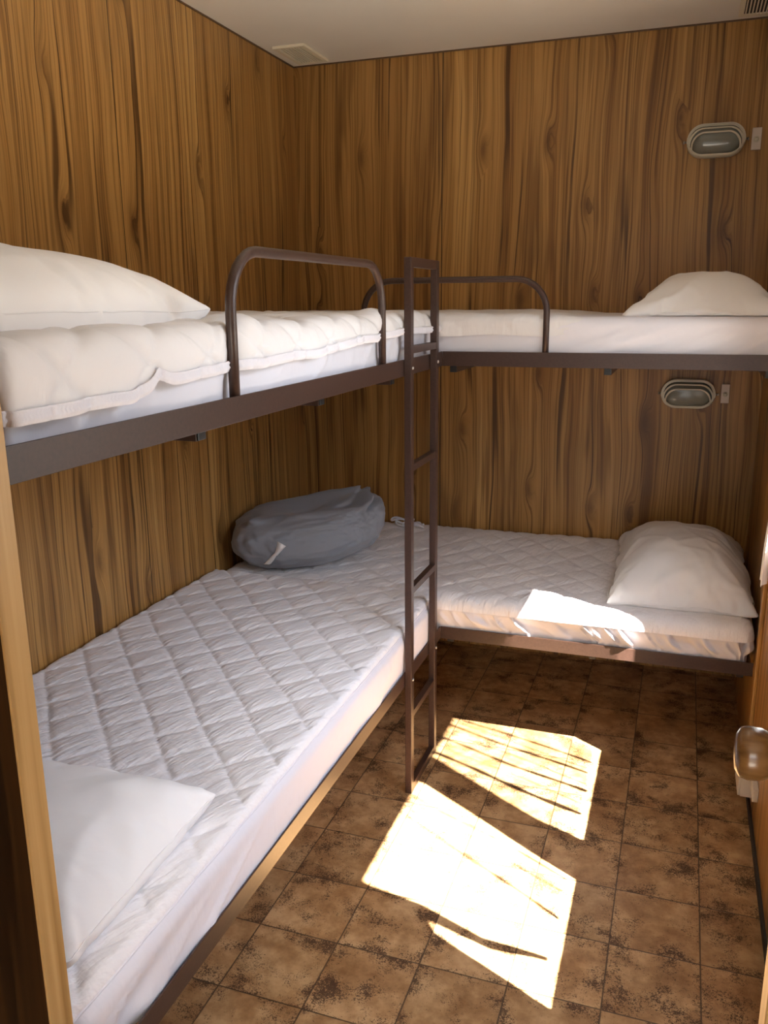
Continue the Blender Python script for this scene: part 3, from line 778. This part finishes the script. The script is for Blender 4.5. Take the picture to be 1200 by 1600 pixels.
# ------------------------------------------------------------------ curtains at the window
rod = bpy.data.meshes.new('curtain_rod'); bm = bmesh.new()
tube(bm, [(W - .045, -2.50, 2.02), (W - .045, -.90, 2.02)], .008, 12)
for y in (-2.48, -1.68, -.92): box(bm, (W - .05, y - .006, 2.014), (W, y + .006, 2.026))
o = build('curtain_rod', bm, M['alu'], None, True); tag(o, 'thin metal curtain rod over the window on the right wall', 'curtain rod')
def cloth_strip(bm, edges, x, amp=.0, k=60, nz=40, nu=None, thick=0):
    """edges: function z -> (ylo, yhi)"""
    nu = nu or 30; z0, z1 = edges.zr; prev = None
    for iz in range(nz + 1):
        z = z1 + (z0 - z1) * iz / nz; lo, hi = edges(z); row = []
        for iu in range(nu + 1):
            y = lo + (hi - lo) * iu / nu
            row.append(bm.verts.new((x + amp * math.sin(k * y + .7 * math.sin(3 * z)) * (.5 + .5 * iz / nz), y, z)))
        if prev:
            for iu in range(nu): bm.faces.new((prev[iu], prev[iu + 1], row[iu + 1], row[iu]))
        prev = row
def edges(zr, lo, hi):
    f = lambda z: (float(np.interp(z, [p[0] for p in lo], [p[1] for p in lo])), float(np.interp(z, [p[0] for p in hi], [p[1] for p in hi])))
    f.zr = zr; return f
# near curtain, swept back, with a curved edge
cn = thing('curtain', 'white cloth curtain swept to the near side of the window', 'curtain', (W - .045, -2.3, .66), 'window curtains')
bm = bmesh.new()
cloth_strip(bm, edges((.72, 2.02), [(.7, -2.42), (2.02, -2.45)], [(.72, -2.12), (.85, -2.135), (1.3, -2.163), (1.37, -2.150), (1.72, -2.195), (1.98, -2.215), (2.02, -2.215)]), W - .045, .012, 70)
build('panel', bm, M['net'], cn, True)
bm = bmesh.new()
cloth_strip(bm, edges((.80, 2.0), [(.8, -2.005), (.85, -2.02), (1.05, -2.095), (1.37, -2.155), (1.72, -2.20), (2.0, -2.225)], [(.8, -1.99), (.85, -2.002), (1.1, -2.075), (1.42, -2.117), (1.72, -2.188), (2.0, -2.213)]), W - .050, 0, 1, 40, 3)
build('trim_band', bm, M['net'], cn, True)
# far curtain: open-work cords and gathered folds
cf = thing('curtain', 'white corded curtain gathered over the far half of the window', 'curtain', (W - .05, -1.4, .66), 'window curtains')
cords = [(-1.27, -1.115, .010), (-1.335, -1.19, .013), (-1.433, -1.295, .014), (-1.53, -1.42, .020), (-1.375, -1.25, .005), (-1.30, -1.16, .004), (-1.79, -1.715, .008), (-1.825, -1.77, .005), (-1.885, -1.870, .009), (-1.48, -1.36, .004)]
for yt, yb, w in cords:
    bm = bmesh.new(); f = lambda z, yt=yt, yb=yb: yb + (yt - yb) * (z - .87) / .93
    tube(bm, [(W - .028 + .003 * math.sin(z * 9 + yt * 40), f(z) + .004 * math.sin(z * 7 + yt * 60), z) for z in np.linspace(.84, 2.01, 24)], [w * .5 * (1 + .25 * math.sin(q * 1.3 + yt * 30)) for q in range(24)], 8)
    build('cord', bm, M['net'], cf, True)
bm = bmesh.new()
cloth_strip(bm, edges((.70, 2.02), [(.70, -1.685), (1.5, -1.705), (2.02, -1.715)], [(.70, -1.515), (.89, -1.524), (1.31, -1.57), (1.79, -1.612), (2.02, -1.63)]), W - .038, .012, 120, 40, 40)
build('gathered_fold', bm, M['net'], cf, True)
bm = bmesh.new()
fe2 = edges((.70, 2.02), [(.62, -1.008), (1.1, -1.010), (2.02, -1.115)], [(.62, -.94), (2.02, -.95)])
cloth_strip(bm, fe2, W - .022, .010, 90, 40, 30)
for v in bm.verts: v.co.x -= .005 * max(0.0, min(1.0, (1.0 - v.co.z) / .22))
build('side_panel', bm, M['net'], cf, True)
bm = bmesh.new()
cloth_strip(bm, edges((.86, 2.0), [(.72, -1.66), (2.0, -1.70)], [(.72, -1.02), (2.0, -1.10)]), W - .020, .004, 45, 20, 60)
build('net_panel', bm, M['sheer'], cf, True)
